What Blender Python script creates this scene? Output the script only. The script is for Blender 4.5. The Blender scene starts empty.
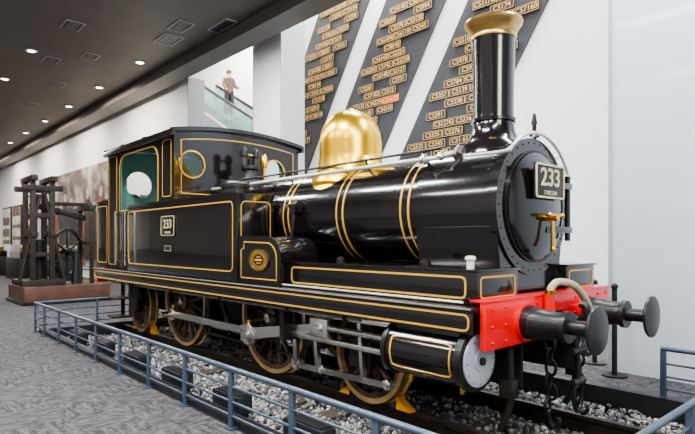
import bpy, bmesh, math, random
from mathutils import Vector, Matrix
import numpy as np
random.seed(7); rng=np.random.default_rng(5)
scene=bpy.context.scene
col=scene.collection
pi=math.pi
try: scene.view_settings.look='AgX - Medium High Contrast'
except Exception as e: print('look',e)

# ---------------------------------------------------------------- materials
def pmat(name,color,rough=.5,metal=0.,coat=0.,var=.08,scale=6.,emis=0.,bump=0.,trans=0.,stretch=None,bscale=None):
    m=bpy.data.materials.new(name); m.use_nodes=True
    nt=m.node_tree; b=nt.nodes['Principled BSDF']
    b.inputs['Base Color'].default_value=(*color,1)
    b.inputs['Roughness'].default_value=rough
    b.inputs['Metallic'].default_value=metal
    b.inputs['Coat Weight'].default_value=coat
    b.inputs['Coat Roughness'].default_value=.05
    if trans: b.inputs['Transmission Weight'].default_value=trans
    if emis:
        b.inputs['Emission Color'].default_value=(*color,1); b.inputs['Emission Strength'].default_value=emis
    tc=nt.nodes.new('ShaderNodeTexCoord'); mp=nt.nodes.new('ShaderNodeMapping')
    if stretch: mp.inputs['Scale'].default_value=stretch
    nt.links.new(tc.outputs['Object'],mp.inputs['Vector'])
    n=nt.nodes.new('ShaderNodeTexNoise'); n.inputs['Scale'].default_value=scale; n.inputs['Detail'].default_value=4
    nt.links.new(mp.outputs[0],n.inputs['Vector'])
    cr=nt.nodes.new('ShaderNodeValToRGB')
    cr.color_ramp.elements[0].position=.3; cr.color_ramp.elements[1].position=.7
    cr.color_ramp.elements[0].color=(*[max(0,c*(1-var)) for c in color],1)
    cr.color_ramp.elements[1].color=(*[min(1,c*(1+var)) for c in color],1)
    nt.links.new(n.outputs['Fac'],cr.inputs['Fac']); nt.links.new(cr.outputs[0],b.inputs['Base Color'])
    if bump:
        bp=nt.nodes.new('ShaderNodeBump'); bp.inputs['Strength'].default_value=bump; bp.inputs['Distance'].default_value=.02
        n2=nt.nodes.new('ShaderNodeTexNoise'); n2.inputs['Scale'].default_value=bscale or scale*3
        nt.links.new(tc.outputs['Object'],n2.inputs['Vector'])
        nt.links.new(n2.outputs['Fac'],bp.inputs['Height']); nt.links.new(bp.outputs[0],b.inputs['Normal'])
    return m

BLACK=pmat('black_paint',(.010,.0082,.0085),.17,0,.65,.2,2,bump=.010,bscale=3)
DBLACK=pmat('dull_black',(.012,.011,.011),.40,0,.15,.3,8)
FRAME=pmat('frame_black',(.022,.018,.015),.48,0,0,.4,10)
GOLD=pmat('gold_lining',(.70,.41,.07),.38,.2,.2)
BRASS=pmat('brass',(.88,.55,.10),.22,1,0,.06,3)
DOMEB=pmat('dome_brass',(.88,.54,.05),.29,.95,0,.05,3)
COPPER=pmat('chimney_brass',(.64,.42,.16),.28,1,0,.25,8)
STEEL=pmat('polished_steel',(.92,.88,.82),.27,1,0,.10,12)
PIPE=pmat('pale_pipe',(.70,.69,.65),.35,.3,.2,.1)
EDGE=pmat('edge_grey',(.30,.28,.25),.4,.2,.1,.2)
RED=pmat('red_paint',(.82,.008,.012),.28,0,.4,.10,4)
GREEN=pmat('cab_interior_green',(.22,.50,.42),.5)
WHITEP=pmat('cover_grey_steel',(.42,.45,.50),.5,.15,.0,.15)
HOSE=pmat('beige_hose',(.48,.42,.29),.6,0,0,.15,20)
WHEEL=pmat('wheel_brown',(.095,.055,.034),.32,.15,.3,.3,8)
TYRE=pmat('wheel_tyre',(.78,.56,.30),.30,.9,0,.2,10)
IVORY=pmat('plate_brass_ivory',(.80,.68,.42),.38,.2)
CREAM=pmat('cream_enamel',(.80,.76,.62),.4)
GLASS=pmat('glass',(.80,.93,.89),.03,0,0,.02,1,trans=1.)
GLASSE=pmat('escalator_glass',(.50,.72,.66),.05,0,0,.02,1,trans=.85)
WHITE=pmat('wall_white',(.88,.89,.89),.7,0,0,.015,.5)
WHITER=pmat('wall_pale_blue_grey',(.60,.66,.73),.5,0,.1,.02,.4)
GREYW=pmat('wall_grey',(.36,.35,.34),.8)
PILSHADE=pmat('side_shade_grey',(.42,.43,.45),.6,0,0,.02,.4)  # darker copy of the pillar white; shade of side faces put into colour
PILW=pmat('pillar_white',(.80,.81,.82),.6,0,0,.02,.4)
CEIL=pmat('ceiling_grey_brown',(.130,.114,.102),.5,0,0,.10,2)
BEAMM=pmat('beam_dark',(.16,.145,.135),.5)
BANNER=pmat('banner_charcoal',(.045,.045,.052),.55,0,0,.2,2)
FENCE=pmat('fence_blue_grey',(.090,.120,.165),.38,.4,.2)
RAILM=pmat('rail_brown',(.050,.036,.028),.42,.6,0,.3,10)
SLEEP=pmat('sleeper_wood',(.065,.048,.036),.8,0,0,.4,10,bump=.5,stretch=(8,1,8))
PITM=pmat('pit_ground',(.08,.077,.072),.9)
KERB=pmat('kerb_dark',(.018,.020,.024),.4)
TIMBER=pmat('dark_timber',(.026,.017,.013),.6,0,.1,.4,5,stretch=(1,1,6))
MAHOG=pmat('brown_plinth',(.11,.050,.036),.42,0,.2,.3,3)
IRON=pmat('cast_iron',(.024,.023,.023),.5,.3)
ORANGE=pmat('orange_paint',(.80,.36,.04),.45)
LAMP=pmat('lamp_glow',(1,.93,.82),.5,emis=22)
VENT=pmat('vent_grey',(.42,.42,.41),.5)
TRUSS=pmat('truss_grey',(.26,.28,.30),.45)
SKIN=pmat('skin',(.55,.33,.24),.6)
CLOTH=pmat('cloth_dark_brown',(.14,.09,.06),.8)
HAIRM=pmat('hair_dark',(.03,.02,.015),.6)
PLATEB=pmat('plate_dark',(.035,.03,.026),.4,.2)
PGOLD=pmat('plate_gold',(.72,.46,.17),.5,.1)
PORANGE=pmat('plate_orange',(.90,.13,.01),.6)
BOARD=pmat('display_board_pale',(.62,.63,.62),.6,0,0,.25,1.5)
BOARDB=pmat('display_board_brown',(.20,.13,.09),.6,0,0,.5,2)
FIGD=pmat('print_dark',(.05,.042,.04),.6,0,0,.5,3)
FIGR=pmat('print_reddish',(.30,.08,.05),.6,0,0,.4,3)
FIGP=pmat('print_skin_grey',(.48,.38,.33),.6,0,0,.2,3)

def carpet():
    m=bpy.data.materials.new('carpet_mottled'); m.use_nodes=True; nt=m.node_tree; b=nt.nodes['Principled BSDF']
    b.inputs['Roughness'].default_value=.9
    tc=nt.nodes.new('ShaderNodeTexCoord')
    def nz(sc,scale,rot,det=6,ro=.8):
        mp=nt.nodes.new('ShaderNodeMapping'); mp.inputs['Scale'].default_value=sc; mp.inputs['Rotation'].default_value=(0,0,rot)
        n=nt.nodes.new('ShaderNodeTexNoise'); n.inputs['Scale'].default_value=scale; n.inputs['Detail'].default_value=det; n.inputs['Roughness'].default_value=ro
        nt.links.new(tc.outputs['Object'],mp.inputs[0]); nt.links.new(mp.outputs[0],n.inputs['Vector']); return n
    a=nz((1.0,3.6,1),6.0,.0); c=nz((3.6,1.0,1),6.0,.0)
    br=nt.nodes.new('ShaderNodeTexChecker'); br.inputs['Scale'].default_value=2
    nt.links.new(tc.outputs['Object'],br.inputs['Vector'])
    mx=nt.nodes.new('ShaderNodeMixRGB'); nt.links.new(br.outputs['Fac'],mx.inputs[0]); nt.links.new(a.outputs['Fac'],mx.inputs[1]); nt.links.new(c.outputs['Fac'],mx.inputs[2])
    cr=nt.nodes.new('ShaderNodeValToRGB'); e=cr.color_ramp.elements
    e[0].position=.43; e[0].color=(.024,.024,.028,1); e[1].position=.59; e[1].color=(.118,.115,.119,1)
    nt.links.new(mx.outputs[0],cr.inputs[0]); nt.links.new(cr.outputs[0],b.inputs['Base Color'])
    return m
CARPET=carpet()
def gravelm():
    m=bpy.data.materials.new('gravel_stones'); m.use_nodes=True; nt=m.node_tree; b=nt.nodes['Principled BSDF']
    b.inputs['Roughness'].default_value=.8
    g=nt.nodes.new('ShaderNodeNewGeometry'); cr=nt.nodes.new('ShaderNodeValToRGB'); e=cr.color_ramp.elements
    e[0].color=(.07,.069,.067,1); e[1].color=(.58,.57,.55,1)
    x=e.new(.4); x.color=(.20,.196,.19,1); x=e.new(.75); x.color=(.36,.352,.34,1)
    nt.links.new(g.outputs['Random Per Island'],cr.inputs[0])
    n=nt.nodes.new('ShaderNodeTexNoise'); n.inputs['Scale'].default_value=60
    mx=nt.nodes.new('ShaderNodeMixRGB'); mx.blend_type='OVERLAY'; mx.inputs[0].default_value=.5
    nt.links.new(cr.outputs[0],mx.inputs[1]); nt.links.new(n.outputs['Fac'],mx.inputs[2]); nt.links.new(mx.outputs[0],b.inputs['Base Color'])
    return m
GRAVEL=gravelm()
def muralm():
    m=bpy.data.materials.new('mural_print'); m.use_nodes=True; nt=m.node_tree; b=nt.nodes['Principled BSDF']
    b.inputs['Roughness'].default_value=.6
    tc=nt.nodes.new('ShaderNodeTexCoord'); mp=nt.nodes.new('ShaderNodeMapping'); mp.inputs['Scale'].default_value=(.6,1,.7)
    nt.links.new(tc.outputs['Object'],mp.inputs[0])
    n=nt.nodes.new('ShaderNodeTexNoise'); n.inputs['Scale'].default_value=1.7; n.inputs['Detail'].default_value=8; nt.links.new(mp.outputs[0],n.inputs['Vector'])
    cr=nt.nodes.new('ShaderNodeValToRGB'); e=cr.color_ramp.elements
    e[0].position=.40; e[0].color=(.09,.07,.065,1); e[1].position=.62; e[1].color=(.50,.49,.48,1)
    x=e.new(.48); x.color=(.22,.15,.125,1); x=e.new(.55); x.color=(.32,.30,.29,1)
    nt.links.new(n.outputs['Fac'],cr.inputs[0]); nt.links.new(cr.outputs[0],b.inputs['Base Color'])
    return m
MURAL=muralm()

# ---------------------------------------------------------------- builder
def zto(v):
    return Vector(v).normalized().to_track_quat('Z','Y').to_matrix().to_4x4()
SIDE=Matrix(((1,0,0,0),(0,0,-1,0),(0,1,0,0),(0,0,0,1)))     # local x->X, y->Z, z->-Y
FRONT=Matrix(((0,0,1,0),(1,0,0,0),(0,1,0,0),(0,0,0,1)))     # local x->Y, y->Z, z->X
def T(x,y,z): return Matrix.Translation((x,y,z))
class MB:
    def __init__(s): s.bm=bmesh.new(); s.mats=[]
    def mi(s,m):
        if m not in s.mats: s.mats.append(m)
        return s.mats.index(m)
    def merge(s,t,m,mx=None):
        i=s.mi(m)
        for f in t.faces: f.material_index=i
        if mx is not None: bmesh.ops.transform(t,matrix=mx,verts=t.verts)
        me=bpy.data.meshes.new('tmp'); t.to_mesh(me); t.free(); s.bm.from_mesh(me); bpy.data.meshes.remove(me)
    def box(s,x0,x1,y0,y1,z0,z1,m,bev=0,mx=None):
        t=bmesh.new(); bmesh.ops.create_cube(t,size=1)
        for v in t.verts:
            v.co=Vector((x0 if v.co.x<0 else x1, y0 if v.co.y<0 else y1, z0 if v.co.z<0 else z1))
        if bev: bmesh.ops.bevel(t,geom=t.edges[:],offset=bev,segments=2,affect='EDGES',profile=.6)
        s.merge(t,m,mx); return s
    def cone(s,p1,p2,r1,r2,m,n=20):
        p1=Vector(p1);p2=Vector(p2);t=bmesh.new(); L=(p2-p1).length
        bmesh.ops.create_cone(t,cap_ends=True,segments=n,radius1=r1,radius2=r2,depth=L)
        s.merge(t,m,T(*((p1+p2)/2))@zto(p2-p1)); return s
    def cyl(s,p1,p2,r,m,n=20): return s.cone(p1,p2,r,r,m,n)
    def sph(s,c,r,m,sc=(1,1,1),n=12):
        t=bmesh.new(); bmesh.ops.create_uvsphere(t,u_segments=n,v_segments=max(6,n*2//3),radius=r)
        s.merge(t,m,T(*c)@Matrix.Diagonal((*sc,1))); return s
    def lathe(s,prof,o,ax,m,n=48,closed=False,mx=None):
        t=bmesh.new(); rings=[]
        for r,h in prof:
            if r<1e-5: rings.append([t.verts.new((0,0,h))])
            else: rings.append([t.verts.new((r*math.cos(2*pi*k/n),r*math.sin(2*pi*k/n),h)) for k in range(n)])
        ps=list(zip(rings,rings[1:]))
        if closed: ps.append((rings[-1],rings[0]))
        for a,b in ps:
            for k in range(n):
                k2=(k+1)%n
                if len(a)==1 and len(b)==1: break
                if len(a)==1: t.faces.new((a[0],b[k2],b[k]))
                elif len(b)==1: t.faces.new((a[k],a[k2],b[0]))
                else: t.faces.new((a[k],a[k2],b[k2],b[k]))
        bmesh.ops.recalc_face_normals(t,faces=t.faces)
        s.merge(t,m,T(*o)@zto(ax)); return s
    def tube(s,pts,r,m,n=10,closed=False):
        pts=[Vector(p) for p in pts]; t=bmesh.new(); N=len(pts); rings=[]
        up=None
        for i in range(N):
            if closed: d=pts[(i+1)%N]-pts[i-1]
            else: d=pts[min(i+1,N-1)]-pts[max(i-1,0)]
            d.normalize()
            if up is None:
                up=Vector((0,0,1)) if abs(d.z)<.9 else Vector((0,1,0))
            a=(up-d*up.dot(d)).normalized(); up=a; b=d.cross(a)
            rings.append([t.verts.new(pts[i]+r*(a*math.cos(2*pi*k/n)+b*math.sin(2*pi*k/n))) for k in range(n)])
        for i in range(N if closed else N-1):
            A=rings[i];B=rings[(i+1)%N]
            for k in range(n): t.faces.new((A[k],A[(k+1)%n],B[(k+1)%n],B[k]))
        if not closed: t.faces.new(rings[0][::-1]); t.faces.new(rings[-1])
        bmesh.ops.recalc_face_normals(t,faces=t.faces)
        s.merge(t,m); return s
    def ribbon(s,p2,w,m,mx,th=.005,closed=True):
        p=[Vector(q) for q in p2]; N=len(p); t=bmesh.new(); V=[]
        for i in range(N):
            a=p[i-1] if (closed or i>0) else p[i]; c=p[(i+1)%N] if (closed or i<N-1) else p[i]
            d=(c-a).normalized(); nn=Vector((-d.y,d.x))
            V.append([t.verts.new((*(p[i]+nn*w/2),0)),t.verts.new((*(p[i]-nn*w/2),0)),t.verts.new((*(p[i]-nn*w/2),th)),t.verts.new((*(p[i]+nn*w/2),th))])
        for i in range(N if closed else N-1):
            A=V[i];B=V[(i+1)%N]
            for k in range(4): t.faces.new((A[k],A[(k+1)%4],B[(k+1)%4],B[k]))
        bmesh.ops.recalc_face_normals(t,faces=t.faces)
        s.merge(t,m,mx); return s
    def plate(s,outer,holes,th,m,mx):
        cu=bpy.data.curves.new('c','CURVE'); cu.dimensions='2D'; cu.fill_mode='BOTH'; cu.extrude=th/2
        for lp in [outer]+holes:
            sp=cu.splines.new('POLY'); sp.points.add(len(lp)-1); sp.use_cyclic_u=True
            for i,q in enumerate(lp): sp.points[i].co=(q[0],q[1],0,1)
        s._curve(cu,m,mx); return s
    def text(s,body,size,m,mx,ext=.004,sx=1,bold=0):
        cu=bpy.data.curves.new('t','FONT'); cu.body=body; cu.size=size; cu.align_x='CENTER'; cu.align_y='CENTER'
        cu.extrude=ext; cu.resolution_u=3; cu.offset=bold
        s._curve(cu,m,mx@Matrix.Diagonal((sx,1,1,1))); return s
    def _curve(s,cu,m,mx):
        o=bpy.data.objects.new('c',cu); col.objects.link(o); bpy.context.view_layer.update()
        dg=bpy.context.evaluated_depsgraph_get(); me=bpy.data.meshes.new_from_object(o.evaluated_get(dg))
        t=bmesh.new(); t.from_mesh(me); bmesh.ops.remove_doubles(t,verts=t.verts,dist=1e-5)
        bpy.data.objects.remove(o); bpy.data.curves.remove(cu); bpy.data.meshes.remove(me)
        s.merge(t,m,mx)
    def obj(s,name,parent=None,ang=35,loc=None,**kw):
        me=bpy.data.meshes.new(name); s.bm.to_mesh(me); s.bm.free()
        for m in s.mats: me.materials.append(m)
        me.polygons.foreach_set('use_smooth',[True]*len(me.polygons)); me.set_sharp_from_angle(angle=math.radians(ang))
        o=bpy.data.objects.new(name,me); col.objects.link(o)
        if loc: o.location=loc
        if parent: adopt(o,parent)
        for k,v in kw.items(): o[k]=v
        return o
def worldm(o):
    m=o.matrix_basis.copy()
    if o.parent: m=worldm(o.parent)@o.matrix_parent_inverse@m
    return m
def adopt(o,p):
    o.parent=p; o.matrix_parent_inverse=worldm(p).inverted()
def root(name,loc,label,cat,**kw):
    e=bpy.data.objects.new(name,None); e.location=loc; e.empty_display_size=.2; col.objects.link(e)
    e['label']=label; e['category']=cat
    for k,v in kw.items(): e[k]=v
    return e
def copyo(o,loc=None,parent=None,rotz=None):
    c=o.copy(); col.objects.link(c)
    c.parent=None
    if loc: c.location=loc
    if rotz is not None: c.rotation_euler=(0,0,rotz)
    if parent: adopt(c,parent)
    return c
def rr(x0,x1,z0,z1,r,n=5):
    P=[]
    for cx,cz,a0 in ((x1-r,z0+r,-90),(x1-r,z1-r,0),(x0+r,z1-r,90),(x0+r,z0+r,180)):
        for k in range(n+1):
            a=math.radians(a0+90*k/n); P.append((cx+r*math.cos(a),cz+r*math.sin(a)))
    return P
def dense(P,step=.04):
    out=[]
    for i in range(len(P)):
        a=Vector(P[i]); c=Vector(P[(i+1)%len(P)]); n=max(1,int((c-a).length/step))
        for k in range(n): out.append(tuple(a+(c-a)*k/n))
    return out
def circ(cx,cz,r,n=32): return [(cx+r*math.cos(2*pi*k/n),cz+r*math.sin(2*pi*k/n)) for k in range(n)]
def smooth(pts,n=6):
    P=[Vector(p) for p in pts]; out=[]
    Q=[P[0]]+P+[P[-1]]
    for i in range(1,len(Q)-2):
        for k in range(n):
            t=k/n; a,b,c,d=Q[i-1],Q[i],Q[i+1],Q[i+2]
            out.append(.5*((2*b)+(c-a)*t+(2*a-5*b+4*c-d)*t*t+(3*b-a-3*c+d)*t**3))
    out.append(P[-1]); return out

# ================================================================ SETTING
def struct(name,boxes,m):
    b=MB()
    for q in boxes: b.box(*q,m)
    return b.obj(name,kind='structure')
PX0,PX1,PY0,PY1=-7.86,1.60,-1.95,1.55
struct('floor',[(-42,PX0,-11,9,-.5,0),(PX1,9,-11,9,-.5,0),(PX0,PX1,-11,PY0,-.5,0),(PX0,PX1,PY1,9,-.5,0)],CARPET)
struct('floor_track_bed',[(PX0,PX1,PY0,PY1,-.5,-.24)],PITM)
struct('trim_1',[(PX0-.03,PX1+.03,PY0-.05,PY0+.08,-.24,.05),(PX0-.03,PX1+.03,PY1-.08,PY1+.05,-.24,.05),(PX0-.05,PX0+.05,PY0+.08,PY1-.08,-.24,.05),(PX1-.05,PX1+.05,PY0+.08,PY1-.08,-.24,.05)],KERB)
struct('wall_back',[(-9.4,9,5,5.3,0,12)],WHITE)
struct('wall_gallery',[(-34,-9.4,8,8.3,0,12),(-9.4,-9.1,5.3,8.3,0,12)],WHITE)
struct('wall_left',[(-42,-13.4,3.2,3.6,0,6.66)],WHITE)
struct('wall_partition',[(.07,9,2.5,2.75,0,12)],WHITER)
struct('wall_right',[(9,9.3,-11,5.3,0,12)],WHITE)
struct('wall_front',[(-42,9.3,-11.3,-11,0,6.66)],GREYW)
struct('wall_end',[(-42.3,-42,-11,3.6,0,6.66)],WHITE)
struct('ceiling',[(-42,9,-11,3.2,6.66,6.9)],CEIL)
struct('ceiling_atrium',[(-42,9.3,3.1,8.3,12,12.2)],WHITE)
struct('wall_upper',[(-42,9.3,3.1,3.2,6.9,12)],WHITE)
struct('trim_2',[(-42,9,2.25,2.85,6.38,6.66)],BEAMM)
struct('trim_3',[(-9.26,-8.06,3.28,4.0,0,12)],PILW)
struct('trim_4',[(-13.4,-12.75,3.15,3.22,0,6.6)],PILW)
struct('trim_5',[(-8.06,-8.03,3.28,4.0,0,12),(-9.29,-9.26,3.28,3.34,0,12)],PILSHADE)  # thin slabs that paint the column sides as shaded
struct('trim_6',[(.03,.07,2.48,2.77,0,12)],PILSHADE)
struct('trim_7',[(-12.75,-12.70,3.15,3.7,0,6.6)],PILSHADE)  # end face of the first pillar, shade painted on
# mural
b=MB(); b.box(-30,-17.6,3.10,3.16,.5,4.8,MURAL); b.box(-30.1,-17.5,3.13,3.19,.4,4.9,WHITE)
rf=random.Random(3)
for k in range(15):
    fx=-29.4+k*.82+rf.uniform(-.1,.1); fz=.6+rf.uniform(0,.3); h=rf.uniform(1.9,3.3); w=h*.16
    m=FIGR if k in (3,8,11,13) else FIGD
    body=[(fx-w*.7,fz),(fx+w*.7,fz),(fx+w*.8,fz+h*.5),(fx+w,fz+h*.72),(fx+w*.5,fz+h*.82),(fx-w*.5,fz+h*.82),(fx-w,fz+h*.72),(fx-w*.8,fz+h*.5)]
    b.plate(body,[],.006,m,T(0,3.096-.0015*k,0)@SIDE); b.plate(circ(fx,fz+h*.9,h*.075,14),[],.006,FIGP,T(0,3.096-.0015*k,0)@SIDE)
o=b.obj('mural_panel',label='brown and grey photo mural mounted on white wall',category='mural')
for x0,x1,z0,z1,m in ((-40,-37.5,.8,3.8,BOARD),(-37,-34.5,.8,3.8,BOARDB),(-34,-31,.6,4.2,BOARD),(-16.9,-15.2,1.0,3.2,BOARDB)):
    b=MB(); b.box(x0,x1,3.12,3.19,z0,z1,IRON,.01); b.box(x0+.1,x1-.1,3.10,3.13,z0+.1,z1-.1,m)
    for k in range(3): b.box(x0+.25,x1-.25,3.09,3.11,z0+.35+k*(z1-z0-.8)/3,z0+.35+(k+.7)*(z1-z0-.8)/3,BOARDB if m is BOARD else BOARD)
    o=b.obj('display_board'); o['label']='dark-framed exhibit board with picture fields on white wall'; o['category']='display board'; o['group']='exhibit boards along the wall'

def downlight(x,y):
    b=MB(); b.lathe([(.10,0),(.15,0),(.16,.02),(.16,.03),(.10,.03)],(0,0,-.03),(0,0,1),VENT,24,closed=True)
    o=b.obj('downlight',loc=(x,y,6.66)); o['label']='small round recessed downlight in the dark ceiling'; o['category']='ceiling light'; o['group']='ceiling downlights'
    b=MB(); b.cyl((0,0,-.02),(0,0,-.01),.105,LAMP,20); c=b.obj('lens',loc=(x,y,6.66)); adopt(c,o)
    return o
for i in range(7):
    for y in (-.9,1.6):
        downlight(-12.5-i*3.4-(1.0 if y<0 else 0),y)
for x,y,w,d in ((-10.95,-.6,.6,.42),(-10.3,1.45,.75,.5),(-9.3,1.3,.7,.4),(-8.6,2.0,.9,.3),(-14.0,-.3,.6,.4),(-16.5,.5,.6,.4),(-20,.5,.6,.4),(-12.9,.4,.5,.4),(-15.2,-2.0,.6,.4),(-18.2,-1.6,.6,.4),(-23.5,.3,.6,.4)):
    b=MB(); b.box(-w/2,w/2,-d/2,d/2,-.02,0,VENT)
    b.ribbon(rr(-w/2+.05,w/2-.05,-d/2+.05,d/2-.05,.02,2),.03,DBLACK,T(0,0,-.025),.005)
    for k in range(5):
        yy=-d/2+.09+k*(d-.18)/4; b.box(-w/2+.09,w/2-.09,yy-.012,yy+.012,-.03,-.018,DBLACK)
    o=b.obj('ceiling_vent',loc=(x,y,6.66)); o['label']='rectangular slotted grey air vent in the dark ceiling'; o['category']='air vent'; o['group']='ceiling vents'

LEAN=.62
def banner(xl,xr,i):
    z0,z1=2.2,9.0
    f=lambda x,z:(x+LEAN*(z-6),z)
    b=MB(); b.plate([f(xl,z0),f(xr,z0),f(xr,z1),f(xl,z1)],[],.03,BANNER,T(0,4.98,0)@SIDE)
    o=b.obj('banner'); o['label']='slanted black banner panel with rows of number plates'; o['category']='banner'; o['group']='slanted wall banners'
BN=[(-9.75,-7.65),(-6.95,-4.85),(-4.15,-2.05)]
for i,(a,c) in enumerate(BN): banner(a,c,i)
spec={2:['C5532','C5345','C51 61','C5335','C5276','C5216','C51276','C5391','C53 5','C5330','C51 1','C5357','C5139'],1:['C51235','C5511','C53215','C52 1','C54 3','C5377','C5386'],0:['C5333','C5218','C54 7','C5112']}
used=set()
PWD=.535
# branching, stepped layout: each row = list of start offsets (in plate widths) of single plates
LAY=[[0,1,2],[.5,1.5],[1],[.3,1.3,2.3],[.8,1.8],[0,2],[.4,1.4,2.4],[1.2],[.2,1.2,2.2],[.7,1.7],[1.5],[0,1,2.2],[.6,1.6],[1.9,.9],[.3,2.3],[1,2]]
for bi,(a,c) in enumerate(BN):
    z=3.5 if bi else 4.4
    row=0
    while z<7.9:
        lay=LAY[(row+bi*5)%len(LAY)]
        hotrow=(bi==1 and abs(z-4.99)<.11)
        if hotrow: lay=[.3,1.3,2.3]
        for j,u in enumerate(lay):
            if spec[bi] and z>3.6: s=spec[bi].pop(0)
            else:
                while True:
                    s='C%d%s'%(random.choice([50,51,52,53,54,55,56,57,58,59]),str(random.randint(1,270)).rjust(2))
                    if s not in used: break
            used.add(s)
            hot=hotrow and j==len(lay)-1
            px=a+LEAN*(z-6)+.15+.27+u*PWD
            b=MB(); b.box(-.26,.26,-.012,.012,-.083,.083,PORANGE if hot else PLATEB)
            b.ribbon(rr(-.254,.254,-.077,.077,.02,2),.009,PGOLD,T(0,-.012,0)@SIDE,.006)
            o=b.obj('number_plate',loc=(px,4.945,z)); o['label']='dark metal locomotive number plate with raised gold characters' if not hot else 'orange locomotive number plate with raised gold characters'
            o['category']='number plate'; o['group']='number plates on the wall banners'
            b=MB(); b.text(s,.145,PGOLD,T(0,-.014,0)@SIDE,.004,1.0,.001)
            t=b.obj('lettering',loc=(px,4.945,z)); adopt(t,o)
        z+=.205; row+=1

# escalator + person
esc=root('escalator',(-12,6,0),'escalator with glass balustrade and black handrail rising to upper floor','escalator')
p0=Vector((-17.5,0,8.25-.95))
RY=Matrix.Rotation(math.atan2(5.2,10),4,'Y')
b=MB(); b.box(-5.6,5.6,-.5,.5,-.25,.22,TRUSS,mx=T(-12.5,6,4.35)@RY); b.box(-5.6,5.6,-.53,.53,.18,.26,STEEL,mx=T(-12.5,6,4.35)@RY)
b.obj('truss',esc)
b=MB()
for k in range(34):
    t=k/33; x=p0.x+t*10; z=p0.z-t*5.2; b.box(x-.16,x+.16,5.62,6.38,z-.05,z+.16,VENT)
b.obj('steps',esc)
for yy in (5.55,6.45):
    b=MB(); b.box(-5.6,5.6,-.01,.01,.2,1.0,GLASSE,mx=T(-12.5,yy,4.35)@RY)
    for k in range(8): b.box(-5.2+k*1.45,-5.17+k*1.45,-.014,.014,.2,1.0,TRUSS,mx=T(-12.5,yy,4.35)@RY)
    b.obj('balustrade',esc)
    b=MB(); b.box(-5.6,5.6,-.05,.05,1.0,1.10,KERB,.02,mx=T(-12.5,yy,4.35)@RY); b.obj('handrail',esc)
def person(loc,rot,label):
    J={'pel':(0,0,.93),'sp':(0,0,1.15),'ch':(0,0,1.36),'nk':(0,0,1.48),'hd':(0,.01,1.6),'tp':(0,.01,1.68),
       'ls':(.17,0,1.38),'le':(.23,.02,1.12),'lw':(.20,.16,.95),'lh':(.19,.22,.90),'rs':(-.17,0,1.38),'re':(-.24,.04,1.12),'rw':(-.26,.25,1.05),'rh':(-.26,.33,1.05),
       'lt':(.09,0,.88),'lk':(.10,.02,.50),'la':(.10,-.01,.09),'lf':(.10,.14,.04),'rt':(-.09,0,.88),'rk':(-.10,.04,.50),'ra':(-.10,0,.09),'rf':(-.10,.15,.04)}
    R={'pel':.13,'sp':.115,'ch':.13,'nk':.055,'hd':.085,'tp':.07,'ls':.06,'le':.045,'lw':.03,'lh':.03,'rs':.06,'re':.045,'rw':.03,'rh':.03,'lt':.085,'lk':.06,'la':.04,'lf':.035,'rt':.085,'rk':.06,'ra':.04,'rf':.035}
    E=[('pel','sp'),('sp','ch'),('ch','nk'),('nk','hd'),('hd','tp'),('ch','ls'),('ls','le'),('le','lw'),('lw','lh'),('ch','rs'),('rs','re'),('re','rw'),('rw','rh'),('pel','lt'),('lt','lk'),('lk','la'),('la','lf'),('pel','rt'),('rt','rk'),('rk','ra'),('ra','rf')]
    ks=list(J); me=bpy.data.meshes.new('person'); me.from_pydata([J[k] for k in ks],[(ks.index(a),ks.index(c)) for a,c in E],[])
    o=bpy.data.objects.new('person',me); col.objects.link(o)
    md=o.modifiers.new('s','SKIN'); 
    for i,k in enumerate(ks): me.skin_vertices[0].data[i].radius=(R[k],R[k])
    me.skin_vertices[0].data[0].use_root=True
    o.modifiers.new('ss','SUBSURF').levels=2; o.modifiers['ss'].render_levels=2
    me.materials.append(SKIN); me.materials.append(CLOTH)
    o.location=loc; o.rotation_euler=(0,0,rot); o['label']=label; o['category']='person'
    mm=T(*loc)@Matrix.Rotation(rot,4,'Z')
    def prt(b,n): 
        c=b.obj(n); c.matrix_basis=mm; adopt(c,o)
    b=MB(); b.lathe([(.0,1.43),(.10,1.43),(.19,1.38),(.185,1.2),(.165,1.05),(.175,.88),(.16,.88)],(0,0,0),(0,0,1),CLOTH,24)
    b.tube([(.17,0,1.38),(.20,.0,1.26),(.235,.02,1.12),(.21,.13,.99)],.062,CLOTH); b.tube([(-.17,0,1.38),(-.21,.01,1.26),(-.245,.04,1.12),(-.26,.2,1.06)],.062,CLOTH); prt(b,'jacket')
    b=MB(); b.tube([(.09,0,.92),(.10,.02,.5),(.10,-.01,.08)],.095,IRON); b.tube([(-.09,0,.92),(-.10,.04,.5),(-.10,0,.08)],.095,IRON); prt(b,'trousers')
    b=MB(); b.sph((0,-.015,1.635),.105,HAIRM,(1,1,1)); prt(b,'hair')
    b=MB(); b.sph((.03,.088,1.6),.012,HAIRM); b.sph((-.03,.088,1.6),.012,HAIRM); b.box(-.025,.025,.085,.095,1.54,1.55,RED); b.cone((0,.085,1.56),(0,.11,1.565),.014,.006,SKIN,8); prt(b,'face')
tt=(-15.2+17.5)/10; person((-15.2,6,p0.z-tt*5.2+.16),-pi/2,'person in dark jacket standing on the escalator')

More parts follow.
